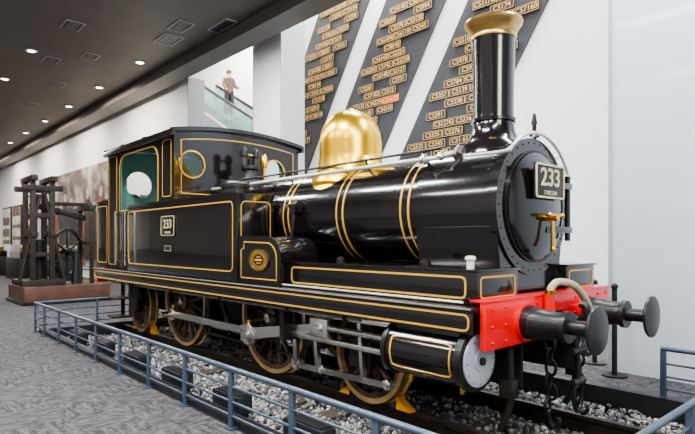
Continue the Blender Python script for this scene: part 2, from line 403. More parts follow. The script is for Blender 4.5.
# track
for y in (-.545,.545):
    b=MB(); P=[(-.06,-.15),(.06,-.15),(.06,-.135),(.012,-.12),(.012,-.045),(.034,-.035),(.034,0),(-.034,0),(-.034,-.035),(-.012,-.045),(-.012,-.12),(-.06,-.135)]
    t=bmesh.new(); A=[t.verts.new((PX0+.06,y+p[0],p[1])) for p in P]; B=[t.verts.new((PX1-.06,y+p[0],p[1])) for p in P]
    for k in range(12): t.faces.new((A[k],A[(k+1)%12],B[(k+1)%12],B[k]))
    t.faces.new(A); t.faces.new(B); bmesh.ops.recalc_face_normals(t,faces=t.faces); b.merge(t,RAILM)
    o=b.obj('rail',ang=20); o['label']='dark brown steel rail under the locomotive'; o['category']='rail'; o['group']='track rails'
x=PX0+.3
while x<PX1-.2:
    b=MB(); b.box(-.11,.11,-1.05,1.05,-.15,0,SLEEP,.008)
    for s in (-1,1):
        for q in (-1,1): b.box(-.04,.04,s*.545+q*.09-.02,s*.545+q*.09+.02,0,.03,RAILM)
    o=b.obj('railway_sleeper',loc=(x,0,-.15)); o['label']='weathered dark timber sleeper in grey gravel'; o['category']='sleeper'; o['group']='track sleepers'
    x+=.62
# gravel
t=bmesh.new(); bmesh.ops.create_icosphere(t,subdivisions=1,radius=1); bv=np.array([v.co[:] for v in t.verts]); bf=np.array([[v.index for v in f.verts] for f in t.faces]); t.free()
N=25000
pos=np.column_stack([rng.uniform(PX0+.08,PX1-.08,N),rng.uniform(PY0+.1,PY1-.1,N),np.zeros(N)])
near=np.abs(np.abs(pos[:,1])-.545)<.09
pos[:,2]=-.19+rng.uniform(-.025,.05,N)+.02*np.sin(pos[:,0]*3)*np.cos(pos[:,1]*4)
pos[near,2]-=.03
sz=rng.uniform(.015,.033,N)
V=np.empty((N,len(bv),3))
for i in range(N):
    A=rng.normal(size=(3,3)); q,_=np.linalg.qr(A); S=np.diag(rng.uniform(.6,1.25,3)*sz[i])
    V[i]=(bv*(1+rng.uniform(-.18,.18,(len(bv),1))))@S@q.T+pos[i]
F=(bf[None]+ (np.arange(N)*len(bv))[:,None,None]).reshape(-1,3)
me=bpy.data.meshes.new('gravel'); me.from_pydata(V.reshape(-1,3).tolist(),[],F.tolist()); me.materials.append(GRAVEL)
o=bpy.data.objects.new('gravel',me); col.objects.link(o); o['label']='grey crushed stone ballast around the track'; o['category']='gravel'; o['kind']='stuff'

# fences
def fence(name,pts,label,h=.51,posts=None):
    r=root(name,(pts[0][0],pts[0][1],0),label,'railing')
    for z,rad in ((h,.024),(h-.15,.011),(h-.28,.011),(h-.40,.011)):
        b=MB(); b.tube([(x,y,z) for x,y in pts],rad,FENCE,12); b.obj('rail',r)
    for x,y in posts:
        b=MB(); b.box(x-.028,x+.028,y-.015,y+.015,.0,h-.01,FENCE,.004); b.box(x-.055,x+.055,y-.045,y+.045,0,.014,FENCE); b.obj('post',r)
ps=[(.48-.87*k,-2.04) for k in range(-1,10)]
FX=-7.96
fence('railing',[(FX,-2.04),(1.70,-2.04)],'low blue-grey steel tube railing beside the track',posts=ps+[(FX,-2.04),(1.70,-2.04)])
fence('railing',[(1.70,-1.99),(1.70,1.58)],'low blue-grey steel railing across the track end',posts=[(1.70,-1.2),(1.70,-.3),(1.70,.6)])
fence('railing',[(.90,1.64),(1.70,1.64)],'short blue-grey steel railing in front of pale wall',posts=[(.92,1.64),(1.3,1.64),(1.70,1.64)])
fence('railing',[(FX,-1.99),(FX,1.62)],'low blue-grey steel railing behind the locomotive',posts=[(FX,-1.),(FX,0),(FX,.9),(FX,1.6)])
for k in range(7):
    x=-7.0+k*1.25
    b=MB(); b.box(-.26,.26,-.08,.08,0,.17,KERB,.012); b.box(-.22,.22,-.06,.06,.17,.18,IRON)
    for q in (-.2,.2): b.box(q-.02,q+.02,-.06,.06,-.12,0,KERB)
    o=b.obj('floor_uplight',loc=(x,-1.60,-.09)); o['label']='black box floodlight standing in gravel by the railing'; o['category']='floodlight'; o['group']='floodlights along the track'
for x,y in ((.20,2.25),(-.25,2.75)):
    b=MB(); b.cyl((0,0,0),(0,0,.02),.14,IRON,24); b.cyl((0,0,.02),(0,0,1.05),.03,IRON,14); b.sph((0,0,1.06),.04,IRON)
    o=b.obj('stanchion',loc=(x,y,0)); o['label']='slim dark stanchion post beside pale wall'; o['category']='stanchion'

for x,s in ((-1.0,1),(-1.0,-1),(-6.75,1),(-6.75,-1)):
    b=MB(); t=bmesh.new(); pr=[(0,0),(.17,0),(0,.11)]
    A=[t.verts.new((p[0],-.045,p[1])) for p in pr]; B=[t.verts.new((p[0],.045,p[1])) for p in pr]
    for k in range(3): t.faces.new((A[k],A[(k+1)%3],B[(k+1)%3],B[k]))
    t.faces.new(A);t.faces.new(B); bmesh.ops.recalc_face_normals(t,faces=t.faces); b.merge(t,ORANGE)
    b.box(.0,.03,-.05,.05,0,.12,ORANGE)
    o=b.obj('wheel_chock',loc=(x+s*.33,-.56,.001)); 
    if s<0: o.rotation_euler=(0,0,pi)
    o['label']='orange wedge wheel chock on the rail'; o['category']='wheel chock'; o['group']='wheel chocks'

# ================================================================ DISPLAY MACHINE
b=MB(); b.box(-14.2,-12.4,-1.30,.75,0,.45,MAHOG,.02); b.box(-14.25,-12.35,-1.35,.80,0,.08,DBLACK)
o=b.obj('display_plinth'); o['label']='low brown wooden plinth under the old engine'; o['category']='plinth'
eng=root('stationary_engine',(-13.3,-.4,.45),'antique stationary steam engine with timber frame and flywheel','machine')
FY0,FY1=-1.0,-.55
b=MB()
for x in (-13.7,-12.9):
    for y in (FY0,FY1): b.box(x-.06,x+.06,y-.06,y+.06,.45,3.2,TIMBER,.01)
for y in (FY0,FY1): b.box(-13.95,-12.65,y-.07,y+.07,3.14,3.28,TIMBER,.01); b.box(-13.8,-12.8,y-.05,y+.05,1.7,1.84,TIMBER,.01)
for x in (-13.7,-12.9): b.box(x-.07,x+.07,FY0-.25,FY1+.25,2.9,3.04,TIMBER,.01); b.box(x-.05,x+.05,FY0,FY1,1.2,1.3,TIMBER,.01); b.box(x-.05,x+.05,FY0,FY1,2.2,2.32,TIMBER,.01)
b.box(-13.9,-12.7,FY0-.28,FY1+.28,.45,.6,TIMBER,.01)
for s in (-1,1): b.tube([(-12.9,-.78+s*.52,.55),(-12.9,-.78+s*.06,2.8)],.05,TIMBER,6)
b.obj('timber_frame',eng)
b=MB(); b.lathe([(.17,.0),(.21,0),(.21,.05),(.17,.05),(.17,.95),(.21,.95),(.21,1.02),(.05,1.05),(0,1.05)],(-13.3,-.78,.6),(0,0,1),IRON,32); b.cyl((-13.3,-.78,1.6),(-13.3,-.78,2.5),.03,STEEL); b.obj('engine_cylinder',eng)
b=MB(); b.box(-.09,.09,-.7,.7,-.07,.07,IRON,.02,mx=T(-13.3,-.3,2.4)@Matrix.Rotation(-.25,4,'X')); b.sph((-13.3,-.3,2.4),.1,IRON); b.obj('rocking_beam',eng)
b=MB(); c=(-13.4,-.05,1.3)
ax=Vector((1,.75,0)).normalized()
b.lathe([(.58,-.04),(.64,-.04),(.64,.04),(.58,.04)],c,ax,IRON,56,closed=True)
u=Vector((0,0,1)); v=ax.cross(u)
for k in range(6):
    a=2*pi*k/6; dd=u*math.cos(a)+v*math.sin(a); b.cone(Vector(c)+dd*.08,Vector(c)+dd*.59,.03,.02,IRON,8)
b.cyl(Vector(c)-ax*.12,Vector(c)+ax*.12,.10,IRON); b.cyl(Vector(c)-ax*.4,Vector(c)+ax*.3,.04,IRON); b.obj('flywheel',eng)
for s in (-.3,.28):
    b=MB(); q=Vector(c)+ax*s; b.cone((q.x,q.y,.45),(q.x,q.y,1.3),.14,.06,IRON,8); b.obj('bearing_pedestal',eng)
b=MB()
for x in (-13.9,-12.9): b.box(x-.05,x+.05,.38,.48,.45,2.5,TIMBER,.01)
b.box(-14.0,-12.8,.35,.51,2.45,2.58,TIMBER,.01); b.box(-13.9,-12.9,.39,.47,1.5,1.6,TIMBER,.01)
b.box(-13.45,-13.35,-.6,.5,2.56,2.66,TIMBER,.01); b.obj('side_frame',eng)
ex2=root('iron_machine',(-16.5,-1.7,0),'dark cast-iron pump machine with green panel beside plinth','machine')
b=MB(); b.box(-17,-16.2,-2.0,-1.3,0,.4,MAHOG,.02); b.obj('base',ex2)
b=MB(); b.box(-16.8,-16.4,-1.9,-1.7,.4,2.0,GREEN,.02); b.cone((-16.6,-1.5,.4),(-16.6,-1.5,1.8),.16,.1,IRON); b.sph((-16.6,-1.5,1.85),.16,IRON); b.obj('column',ex2)
for cx,cy,w in ((-19.2,1.2,2.6),(-23.5,.9,2.6),(-28,.9,3.0)):
    dc=root('display_case',(cx,cy,0),'dark display cabinet with glass top standing before the mural','display case',group='display cases along the wall')
    b=MB(); b.box(cx-w/2,cx+w/2,cy-.35,cy+.35,0,.9,IRON,.02); b.obj('cabinet_body',dc)
    b=MB(); b.box(cx-w/2+.05,cx+w/2-.05,cy-.3,cy+.3,.9,1.45,GLASS); b.obj('glass_cover',dc)
    b=MB(); b.box(cx-w/2+.4,cx+w/2-.4,cy-.15,cy+.15,.9,1.15,TIMBER,.03); b.cyl((cx-.3,cy,1.1),(cx-.3,cy,1.32),.1,BRASS); b.obj('model',dc)

# ================================================================ LOCOMOTIVE
L=root('steam_locomotive',(-3.5,0,0),'black vintage steam locomotive with gold lining, brass dome, number 233','steam locomotive')
CZ=1.90
XA=(1,0,0)
S=-.13
# boiler
b=MB(); b.lathe([(0,-4.44),(.55,-4.44),(.55,-.45),(0,-.45)],(0,0,CZ),XA,BLACK,96); boiler=b.obj('boiler',L)
for x in (-4.0,-2.53,-1.55,-.62):
    b=MB(); b.lathe([(.545,x-.06),(.554,x-.06),(.554,x+.06),(.545,x+.06)],(0,0,CZ),XA,BLACK,96)
    for s in (-.05,.05): b.lathe([(.55,x+s-.0125),(.5558,x+s-.012),(.5558,x+s+.012),(.55,x+s+.0125)],(0,0,CZ),XA,GOLD,96)
    b.obj('boiler_band',boiler,label='black boiler band edged with gold')
b=MB(); b.box(-4.4,-3.0,-.56,.56,.6,1.9,DBLACK,.05); b.obj('firebox',L)
# smokebox
b=MB(); b.lathe([(.54,-.48),(.58,-.47),(.58,.46+S),(.60,.46+S),(.60,.54+S),(.50,.545+S),(.0,.545+S)],(0,0,CZ),XA,BLACK,96)
for k in range(36):
    a=2*pi*k/36; b.sph((.543+S,.56*math.sin(a),CZ+.56*math.cos(a)),.007,BLACK,n=8)
for k in range(30):
    a=-pi/2+pi*k/29
    for x in (-.42,.40+S): b.sph((x,.58*math.sin(a),CZ+.58*math.cos(a)),.007,BLACK,n=6)
smoke=b.obj('smokebox',L)
b=MB(); P=[(-.56,1.72),(-.50,1.35),(-.46,1.11),(.46,1.11),(.50,1.35),(.56,1.72)]
b.plate(P,[],.86,BLACK,T(-.04,0,0)@FRONT); b.obj('smokebox_saddle',L)
b=MB(); b.lathe([(.47,.0),(.47,.03),(.44,.045),(.3,.085),(.12,.105),(0,.11)],(.545+S,0,CZ),XA,BLACK,64)
b.lathe([(.475,0),(.49,.0),(.49,.02),(.475,.02)],(.545+S,0,CZ),XA,DBLACK,64,closed=True)
door=b.obj('smokebox_door',L)
b=MB()
for z in (CZ+.2,CZ-.2): b.box(.58+S,.65+S,.02,.5,z-.03,z+.03,BLACK,.01)
b.cyl((.60+S,.50,CZ-.3),(.60+S,.50,CZ+.3),.025,BLACK); b.obj('door_hinge',door)
b=MB(); z=CZ-.10
b.cyl((.62+S,0,z),(.76+S,0,z),.03,BRASS); b.cyl((.74+S,-.11,z+.02),(.74+S,.11,z+.02),.014,BRASS,10); b.sph((.74+S,-.11,z+.02),.023,BRASS);b.sph((.74+S,.11,z+.02),.023,BRASS)
b.cone((.71+S,0,z),(.71+S,.01,z-.26),.016,.021,BRASS,10); b.sph((.71+S,.01,z-.27),.026,BRASS); b.obj('door_handle',door,label='brass door handle')
b=MB(); b.box(.67+S,.69+S,-.25,.25,CZ+.06,CZ+.36,DBLACK,.004); b.ribbon(rr(-.238,.238,CZ+.072,CZ+.348,.02,2),.016,IVORY,T(.69+S,0,0)@FRONT,.008)
b.text('233',.215,IVORY,T(.692+S,0,CZ+.235)@FRONT,.006,1.05,.002); b.text('TYPE 230',.05,IVORY,T(.692+S,0,CZ+.11)@FRONT,.004,1.1,0)
for s in (-.2,.2): b.cyl((.58+S,s,CZ+.3),(.68+S,s,CZ+.3),.012,DBLACK)
b.obj('number_plate',door,label='black number plate with brass border and digits 233')
R=.64
arc=[(.58+S,R*math.sin(math.radians(a)),CZ+R*math.cos(math.radians(a))) for a in range(-46,67,6)]
b=MB(); b.tube(smooth([(.02,-.49,2.34),(.25,-.49,2.335),(.40,-.48,2.335)],4)[:-1]+arc,.015,PIPE,10)
for a in (-40,0,40,62): b.cyl((.50+S,.6*math.sin(math.radians(a)),CZ+.6*math.cos(math.radians(a))),(.58+S,R*math.sin(math.radians(a)),CZ+R*math.cos(math.radians(a))),.011,PIPE,8)
b.sph(arc[-1],.028,PIPE); b.obj('smokebox_handrail',smoke,label='pale metal curved handrail')
b=MB(); b.tube(smooth([(-4.44,-.50,2.36),(-2.5,-.50,2.36),(-.6,-.50,2.36),(-.3,-.48,2.36),(-.2,-.40,2.40),(-.17,-.3,2.42)],8),.022,PIPE,12)
b.lathe([(0,0),(.05,0),(.05,.03),(0,.03)],(-.42,-.50,2.36),XA,STEEL,16); b.cyl((-.17,-.33,2.38),(-.17,-.27,2.45),.055,STEEL,12); b.sph((-.25,-.47,2.37),.04,STEEL)
b.obj('ejector_pipe',boiler,label='pale metal pipe along boiler flank')
b=MB(); b.tube([(-3.9,-.40,2.45),(-.3,-.40,2.46)],.013,DBLACK,8)
for x in (-3.8,-2.7,-1.3,-.5): b.cyl((x,-.33,2.34),(x,-.40,2.45),.012,DBLACK,8); b.sph((x,-.40,2.455),.020,DBLACK,n=8)
b.obj('handrail',boiler)
b=MB(); b.cyl((.28,.24,2.42),(.28,.24,2.70),.02,DBLACK,8); b.box(.26,.30,.18,.30,2.56,2.58,DBLACK); b.cone((.28,.24,2.68),(.28,.24,2.78),.03,.012,DBLACK,8); b.obj('lamp_bracket',smoke)
# chimney
b=MB(); b.lathe([(.34,-.12),(.31,-.03),(.25,.02),(.205,.09),(.187,.18),(.183,.3),(.188,.6),(.194,.95),(.20,.98),(.14,.98),(.14,.3)],(0,0,2.50),(0,0,1),BLACK,56)
b.lathe([(.194,0),(.205,0),(.205,.03),(.194,.03)],(0,0,2.70),(0,0,1),BLACK,48,closed=True); ch=b.obj('chimney',L)
b=MB(); b.lathe([(.195,.0),(.207,.0),(.212,.02),(.207,.035),(.215,.06),(.24,.105),(.262,.135),(.267,.155),(.260,.17),(.245,.178),(.19,.178),(.165,.14),(.155,0)],(0,0,3.47),(0,0,1),COPPER,56,closed=True); b.obj('chimney_cap',ch,label='flared brass-coloured chimney cap')
# dome: skirt follows the boiler barrel
t=bmesh.new(); NR=96; rows=[]
prof=[(.47,'s',0.0),(.445,'s',.018),(.42,'s',.05),(.395,'s',.10)]
for r,kd,dz in prof:
    ring=[]
    for k in range(NR):
        a=2*pi*k/NR; y=r*math.sin(a); ring.append(t.verts.new((r*math.cos(a),y,CZ+math.sqrt(max(0,.551**2-y*y))+dz)))
    rows.append(ring)
body=[(.378,2.56),(.374,2.62),(.374,2.76)]
for k in range(1,17):
    a=pi/2*k/17; body.append((.374*math.cos(a)**.80,2.76+.395*math.sin(a)))
for r,z in body: rows.append([t.verts.new((r*math.cos(2*pi*k/NR),r*math.sin(2*pi*k/NR),z)) for k in range(NR)])
for A,B in zip(rows,rows[1:]):
    for k in range(NR): t.faces.new((A[k],A[(k+1)%NR],B[(k+1)%NR],B[k]))
topv=t.verts.new((0,0,3.158))
for k in range(NR): t.faces.new((rows[-1][k],rows[-1][(k+1)%NR],topv))
bmesh.ops.recalc_face_normals(t,faces=t.faces)
b=MB(); b.merge(t,DOMEB,T(-1.97,0,0)); b.lathe([(0,.0),(.085,0),(.075,.018),(.045,.03),(0,.038)],(-1.97,0,3.150),(0,0,1),DOMEB,24); b.obj('steam_dome',L,ang=75,label='polished brass steam dome')
# safety valves / whistles
b=MB(); b.lathe([(.17,-.05),(.14,0),(.12,.06),(.10,.1),(.10,.18),(.14,.2),(.14,.25),(0,.25)],(-4.05,-.1,2.45),(0,0,1),DBLACK,32)
for y in (-.2,0): b.lathe([(.05,0),(.045,.12),(.06,.14),(.06,.22),(.03,.26),(0,.28)],(-4.05,y,2.7),(0,0,1),DBLACK,20)
b.cyl((-4.05,-.2,2.86),(-4.05,0,2.86),.02,BRASS); b.obj('safety_valve',L)
b=MB(); b.cyl((-4.2,.25,2.4),(-4.2,.25,2.72),.025,BRASS); b.lathe([(.05,0),(.055,.03),(.05,.16),(.03,.2),(0,.22)],(-4.2,.25,2.72),(0,0,1),BRASS,20); b.obj('whistle',L,label='brass steam whistle')
# side tanks
def tank(s):
    y0,y1=(-1.11,-.58) if s<0 else (.58,1.11)
    b=MB(); b.box(-6.15,-2.73,y0,y1,1.12,2.17,BLACK,.015)
    if s<0:
        b.ribbon(rr(-6.09,-2.82,1.24,2.07,.07),.017,GOLD,T(0,-1.11,0)@SIDE,.004)
        b.box(-6.15,-2.74,-1.12,-1.10,2.15,2.18,BLACK,.004)
        for k in range(52):
            b.sph((-6.1+k*.066,-1.11,1.155),.007,BLACK,n=6); b.sph((-6.1+k*.066,-1.11,2.125),.007,BLACK,n=6)
    b.ribbon(rr(y0+.06,y1-.06,1.24,2.07,.06),.012,GOLD,T(-2.73,0,0)@FRONT,.003)
    return b.obj('side_tank',L)
tk=tank(-1); tank(1)
b=MB(); b.box(-4.80,-4.36,-1.125,-1.11,1.67,1.96,DBLACK,.003); b.ribbon(rr(-4.79,-4.37,1.68,1.95,.02,2),.009,IVORY,T(0,-1.125,0)@SIDE,.005); b.text('233',.18,IVORY,T(-4.58,-1.127,1.835)@SIDE,.004,1.05,0); b.text('TYPE 230',.042,IVORY,T(-4.58,-1.127,1.72)@SIDE,.003,1.1); b.obj('number_plate',tk,label='small dark number plate with light digits 233')
b=MB(); b.box(-4.70,-4.47,-1.122,-1.11,1.45,1.54,PLATEB,.002); b.ribbon(rr(-4.69,-4.48,1.46,1.53,.01,2),.005,IVORY,T(0,-1.122,0)@SIDE,.002); b.obj('maker_plate',tk)
for s in (-1,1):
    b=MB(); b.lathe([(.17,0),(.17,.10),(.19,.10),(.19,.14),(.15,.17),(0,.19)],(-3.2,s*.85,2.17),(0,0,1),DBLACK,32); b.box(-3.22,-3.18,s*.85-.2,s*.85+.2,2.33,2.36,DBLACK,.005); b.obj('tank_filler',L)
# cab
ROOFZ=lambda y: 3.25-.11*(y/1.15)**2
b=MB()
top=[(y,ROOFZ(y)-.02) for y in np.linspace(1.09,-1.09,13)]
outF=[(-1.09,1.12),(1.09,1.12)]+top
WY=[(-.82,2.70),(.60,2.70)]
b.plate(outF,[circ(y,z,.185) for y,z in WY],.02,BLACK,T(-4.46,0,0)@FRONT)
b.plate(outF,[circ(y,z,.185) for y,z in WY],.01,GREEN,T(-4.477,0,0)@FRONT)
RW=[circ(-.55,2.62,.24),circ(.55,2.62,.24)]
b.plate(outF,RW,.02,BLACK,T(-7.09,0,0)@FRONT)
b.plate(outF,RW,.01,GREEN,T(-7.073,0,0)@FRONT)
cs=lambda cx,cz,r,a:(cx+r*math.cos(math.radians(a)),cz+r*math.sin(math.radians(a)))
hole=[(-6.52,2.10),(-5.10,2.10)]+[cs(-5.10,2.23,.13,a) for a in range(-75,1,15)]+[cs(-5.20,2.79,.23,a) for a in range(0,91,15)]+[cs(-6.29,2.79,.23,a) for a in range(90,181,15)]
outS=[(-7.09,1.12),(-4.46,1.12),(-4.46,3.13),(-7.09,3.13)]
for y,yi in ((-1.085,-1.07),(1.085,1.07)):
    b.plate(outS,[hole],.015,BLACK,T(0,y,0)@SIDE); b.plate(outS,[hole],.01,GREEN,T(0,yi,0)@SIDE)
b.ribbon(hole,.020,GOLD,T(0,-1.092,0)@SIDE,.008)
b.ribbon(rr(-4.82,-4.53,2.24,3.05,.05),.012,GOLD,T(0,-1.093,0)@SIDE,.004)
b.ribbon(rr(-7.04,-6.66,1.2,3.05,.05),.012,GOLD,T(0,-1.093,0)@SIDE,.004)
arcp=[(y,ROOFZ(y)-.13) for y in np.linspace(.98,-.98,13)]
b.ribbon([(-.98,2.28),(.98,2.28)]+arcp,.016,GOLD,T(-4.45,0,0)@FRONT,.004)
b.box(-7.07,-4.48,-1.05,1.05,1.12,1.2,DBLACK)
cab=b.obj('cab',L)
b=MB(); b.box(-6.50,-6.19,-1.10,-1.09,1.16,2.08,BLACK,.004); b.obj('cab_door',cab)
for y,z in WY:
    b=MB(); b.lathe([(.182,0),(.204,0),(.204,.02),(.182,.022)],(-4.45,y,z),XA,BRASS,40,closed=True); b.obj('window_ring',cab,label='thin brass porthole ring')
    b=MB(); b.cyl((-4.465,y,z),(-4.455,y,z),.186,GLASS,32); b.obj('window_glass',cab)
b=MB()
ys=np.linspace(-1.15,1.15,17); P=[(y,ROOFZ(y)+.03) for y in ys]+[(y,ROOFZ(y)-.015) for y in ys[::-1]]
b.plate(P,[],2.80,BLACK,T(-5.775,0,0)@FRONT)
for x in (-7.1,-6.3,-5.4,-4.42):
    P=[(y,ROOFZ(y)+.045) for y in ys]+[(y,ROOFZ(y)+.02) for y in ys[::-1]]; b.plate(P,[],.05,BLACK,T(x,0,0)@FRONT)
for s in (-1,1): b.box(-7.16,-4.38,s*1.13-.03,s*1.13+.03,3.07,3.15,BLACK,.008)
b.obj('cab_roof',cab)
for x in (-6.57,-6.13):
    b=MB(); b.cyl((x,-1.15,1.2),(x,-1.15,2.1),.011,STEEL,10)
    for z in (1.25,2.05): b.cyl((x,-1.15,z),(x,-1.09,z),.012,DBLACK,8)
    b.obj('cab_handrail',cab,label='thin steel vertical handrail')
b=MB(); b.box(-4.7,-4.49,-.5,.5,1.2,2.5,IRON,.05); b.cyl((-4.75,-.2,2.2),(-4.7,-.2,2.2),.1,BRASS); b.cyl((-4.8,.2,2.3),(-4.7,.2,2.3),.1,BRASS); b.obj('backhead',cab)
# bunker
b=MB(); b.box(-7.72,-7.1,-1.09,1.09,1.12,2.32,BLACK,.02); b.ribbon(rr(-7.66,-7.15,1.22,2.22,.05),.015,GOLD,T(0,-1.09,0)@SIDE,.004); b.obj('coal_bunker',L)
b=MB(); b.box(-7.7,-7.15,-1.0,1.0,2.3,2.36,IRON)
for k in range(60): b.sph((random.uniform(-7.6,-7.2),random.uniform(-.9,.9),2.38),random.uniform(.05,.1),IRON,n=6)
b.obj('coal',L)
# running board
b=MB(); b.box(-7.75,.56,-1.14,1.14,1.075,1.115,BLACK,.006)
for s in (-1,1): b.box(-7.75,.55,s*1.12-.012,s*1.12+.012,.92,1.08,BLACK,.004)
b.ribbon(rr(-7.70,.52,.945,1.06,.04,4),.016,GOLD,T(0,-1.132,0)@SIDE,.005)
b.box(-7.75,.55,-1.15,-1.13,1.098,1.112,EDGE,.002)  # paler strip paints the light reflected along the board's top edge
rb=b.obj('running_board',L)
b=MB(); b.tube([(-2.7,-1.06,1.14),(.42,-1.06,1.14)],.011,PIPE,8); b.obj('footplate_highlight_bar',rb,label='thin pale bar imitating a highlight on the footplate edge')  # added bar; the footplate edge highlight is put into its pale colour
b=MB(); b.tube([(-7.2,-1.05,.885),(-.7,-1.05,.885)],.016,EDGE,8)
for x in (-6,-4.6,-3.2,-1.8,-.9): b.box(x-.02,x+.02,-1.08,-1.03,.86,.93,DBLACK)
b.obj('valance_pipe',rb,label='thin grey metal pipe')
# frames
b=MB()
for s in (-1,1): b.box(-7.7,.56,s*.46-.015,s*.46+.015,.42,1.08,FRAME)
for x in (-7,-5.9,-4.1,-1.8,-.3): b.box(x-.02,x+.02,-.46,.46,.45,1.08,FRAME)
b.box(-4.3,-3.1,-.42,.42,.3,.7,FRAME,.03)
for x in (-1.0,-6.75):
    for s in (-1,1): b.box(x-.2,x+.2,s*.72-.05,s*.72+.02,.86,1.07,FRAME,.01)
b.obj('main_frame',L)
for s in (-1,1):
    yc=s*.84
    P=[(-2.73,1.115),(-1.88,1.115),(-1.88,1.36)]+[cs(-2.12,1.40,.25,a) for a in range(0,91,15)]+[(-2.73,1.66)]
    b=MB(); b.plate(P,[],.50,BLACK,T(0,yc,0)@SIDE)
    if s<0:
        Pl=[(-2.66,1.18),(-1.95,1.18),(-1.95,1.36)]+[cs(-2.13,1.40,.18,a) for a in range(0,91,15)]+[(-2.60,1.59),(-2.60,1.52),(-2.66,1.50)]
        b.ribbon(Pl,.015,GOLD,T(0,-1.09,0)@SIDE,.005)
    sp=b.obj('splasher',L)
    if s<0:
        el=lambda k:[(-2.28+.19*k*math.cos(t*pi/20),1.39+.118*k*math.sin(t*pi/20)) for t in range(40)]
        b=MB(); b.plate(el(1.04),[],.012,DBLACK,T(0,-1.095,0)@SIDE)
        b.ribbon(el(1),.010,BRASS,T(0,-1.101,0)@SIDE,.006); b.ribbon(el(.60),.005,GOLD,T(0,-1.101,0)@SIDE,.004)
        for k in range(26):
            a=2*pi*k/26; b.box(-.0045,.0045,0,.004,-.013,.013,GOLD,mx=T(-2.28+.152*math.cos(a),-1.106,1.39+.095*math.sin(a))@Matrix.Rotation(-a+pi/2,4,'Y'))
        b.box(-2.35,-2.21,-1.106,-1.101,1.380,1.400,GOLD); b.box(-2.32,-2.24,-1.106,-1.101,1.418,1.428,GOLD); b.box(-2.32,-2.24,-1.106,-1.101,1.350,1.360,GOLD)
        b.obj('oval_plate',sp,label='dark oval plate with gold rim and lettering marks')
    y0,y1=(-1.0,-.42) if s<0 else (.42,1.0)
    b=MB(); b.box(-1.88,.5,y0,y1,1.115,1.375,BLACK,.012)
    if s<0: b.ribbon(rr(-1.80,.40,1.165,1.325,.04,4),.017,GOLD,T(0,-1.0,0)@SIDE,.004)
    b.ribbon(rr(y0+.05,y1-.05,1.165,1.325,.03,3),.016,GOLD,T(.5,0,0)@FRONT,.004)
    b.box(-1.9,.52,y0-.015,y1+.01,1.365,1.385,BLACK,.005)
    tb=b.obj('toolbox',L)
    if s<0:
        b=MB(); b.lathe([(.03,0),(.03,.06),(.042,.07),(.042,.09),(.02,.10),(0,.10)],(.36,-.88,1.385),(0,0,1),CREAM,16); b.obj('oil_cup',tb,label='small cream-coloured oil cup')
        for x in (-.2,-1.3):
            b=MB(); b.lathe([(.05,0),(.05,.03),(.03,.05),(0,.06)],(x,-.75,1.385),(0,0,1),DBLACK,16); b.obj('sand_lid',tb)
# clack valve
b=MB(); b.cyl((-2.35,-.60,2.02),(-2.18,-.60,2.02),.05,DBLACK); b.cyl((-2.32,-.60,2.02),(-2.28,-.60,2.02),.065,BRASS); b.cyl((-2.26,-.50,1.95),(-2.26,-.66,1.95),.05,DBLACK)
b.tube(smooth([(-2.26,-.62,2.0),(-2.26,-.64,1.8),(-2.3,-.64,1.5),(-2.3,-.62,1.15)]),.024,DBLACK,10); b.obj('clack_valve',boiler)
# buffer beam
b=MB(); b.box(.565,.62,-1.06,1.06,.80,1.15,RED,.006)
for y in (-.98,-.80,-.34,.34,.80,.98):
    for z in (.85,.97,1.10): b.sph((.62,y,z),.013,RED,n=8)
bb=b.obj('buffer_beam',L,label='bright red buffer beam')
b=MB(); b.box(.48,.625,-1.065,1.065,1.148,1.165,RED,.003); b.obj('beam_top_plate',bb)
b=MB(); b.box(-7.80,-7.74,-1.06,1.06,.84,1.12,RED,.006); b.obj('buffer_beam',L)
b=MB(); b.lathe([(0,0),(.145,0),(.145,.03),(0,.03)],(0,0,0),XA,RED,36)
b.lathe([(.13,.03),(.13,.09),(.12,.10),(.115,.18),(.108,.19),(.10,.32),(.118,.33),(.118,.37),(.0,.37)],(0,0,0),XA,DBLACK,40)
b.lathe([(.055,.3),(.055,.53),(.08,.545),(.165,.55),(.175,.56),(.172,.575),(.10,.59),(0,.597)],(0,0,0),XA,DBLACK,44)
bf=b.obj('buffer',loc=(.62,-.53,.965)); copyo(bf,(.62,.53,.965),L); copyo(bf,(-7.8,-.53,.965),L,pi); copyo(bf,(-7.8,.53,.965),L,pi); adopt(bf,L)
def link(b,c,axis,r=.05,w=.014,el=1.4):
    u=Vector(axis); pts=[Vector(c)+u*(r*math.cos(t))+Vector((0,0,1))*(r*el*math.sin(t)) for t in np.linspace(0,2*pi,17)[:-1]]
    b.tube(pts,w,DBLACK,8,closed=True)
b=MB(); b.box(.62,.645,-.06,.06,.88,1.02,DBLACK,.01); b.tube(smooth([(.62,0,.96),(.78,0,.96),(.86,0,.99),(.87,0,1.06),(.82,0,1.08)]),.03,DBLACK,10)
link(b,(.80,0,.84),(0,1,0),.07,.018,1.9); b.cyl((.80,-.12,.70),(.80,.12,.70),.03,DBLACK); b.cyl((.80,0,.70),(.80,0,.42),.022,DBLACK); b.cyl((.80,-.1,.44),(.80,.1,.44),.03,DBLACK); link(b,(.80,0,.33),(0,1,0),.07,.018,1.9)
b.obj('screw_coupling',L)
for y in (-.24,.27):
    b=MB(); b.box(.62,.65,y-.04,y+.04,.84,.91,DBLACK,.01)
    for k in range(7): link(b,(.68,y+.006*k*(1 if k%2 else -1),.86-.098*k),(1,0,0) if k%2 else (0,1,0),.042,.013,1.5)
    b.tube(smooth([(.68,y,.22),(.68,y,.14),(.72,y,.10),(.76,y,.14),(.75,y,.18)]),.018,DBLACK,8); b.obj('safety_chain',L)
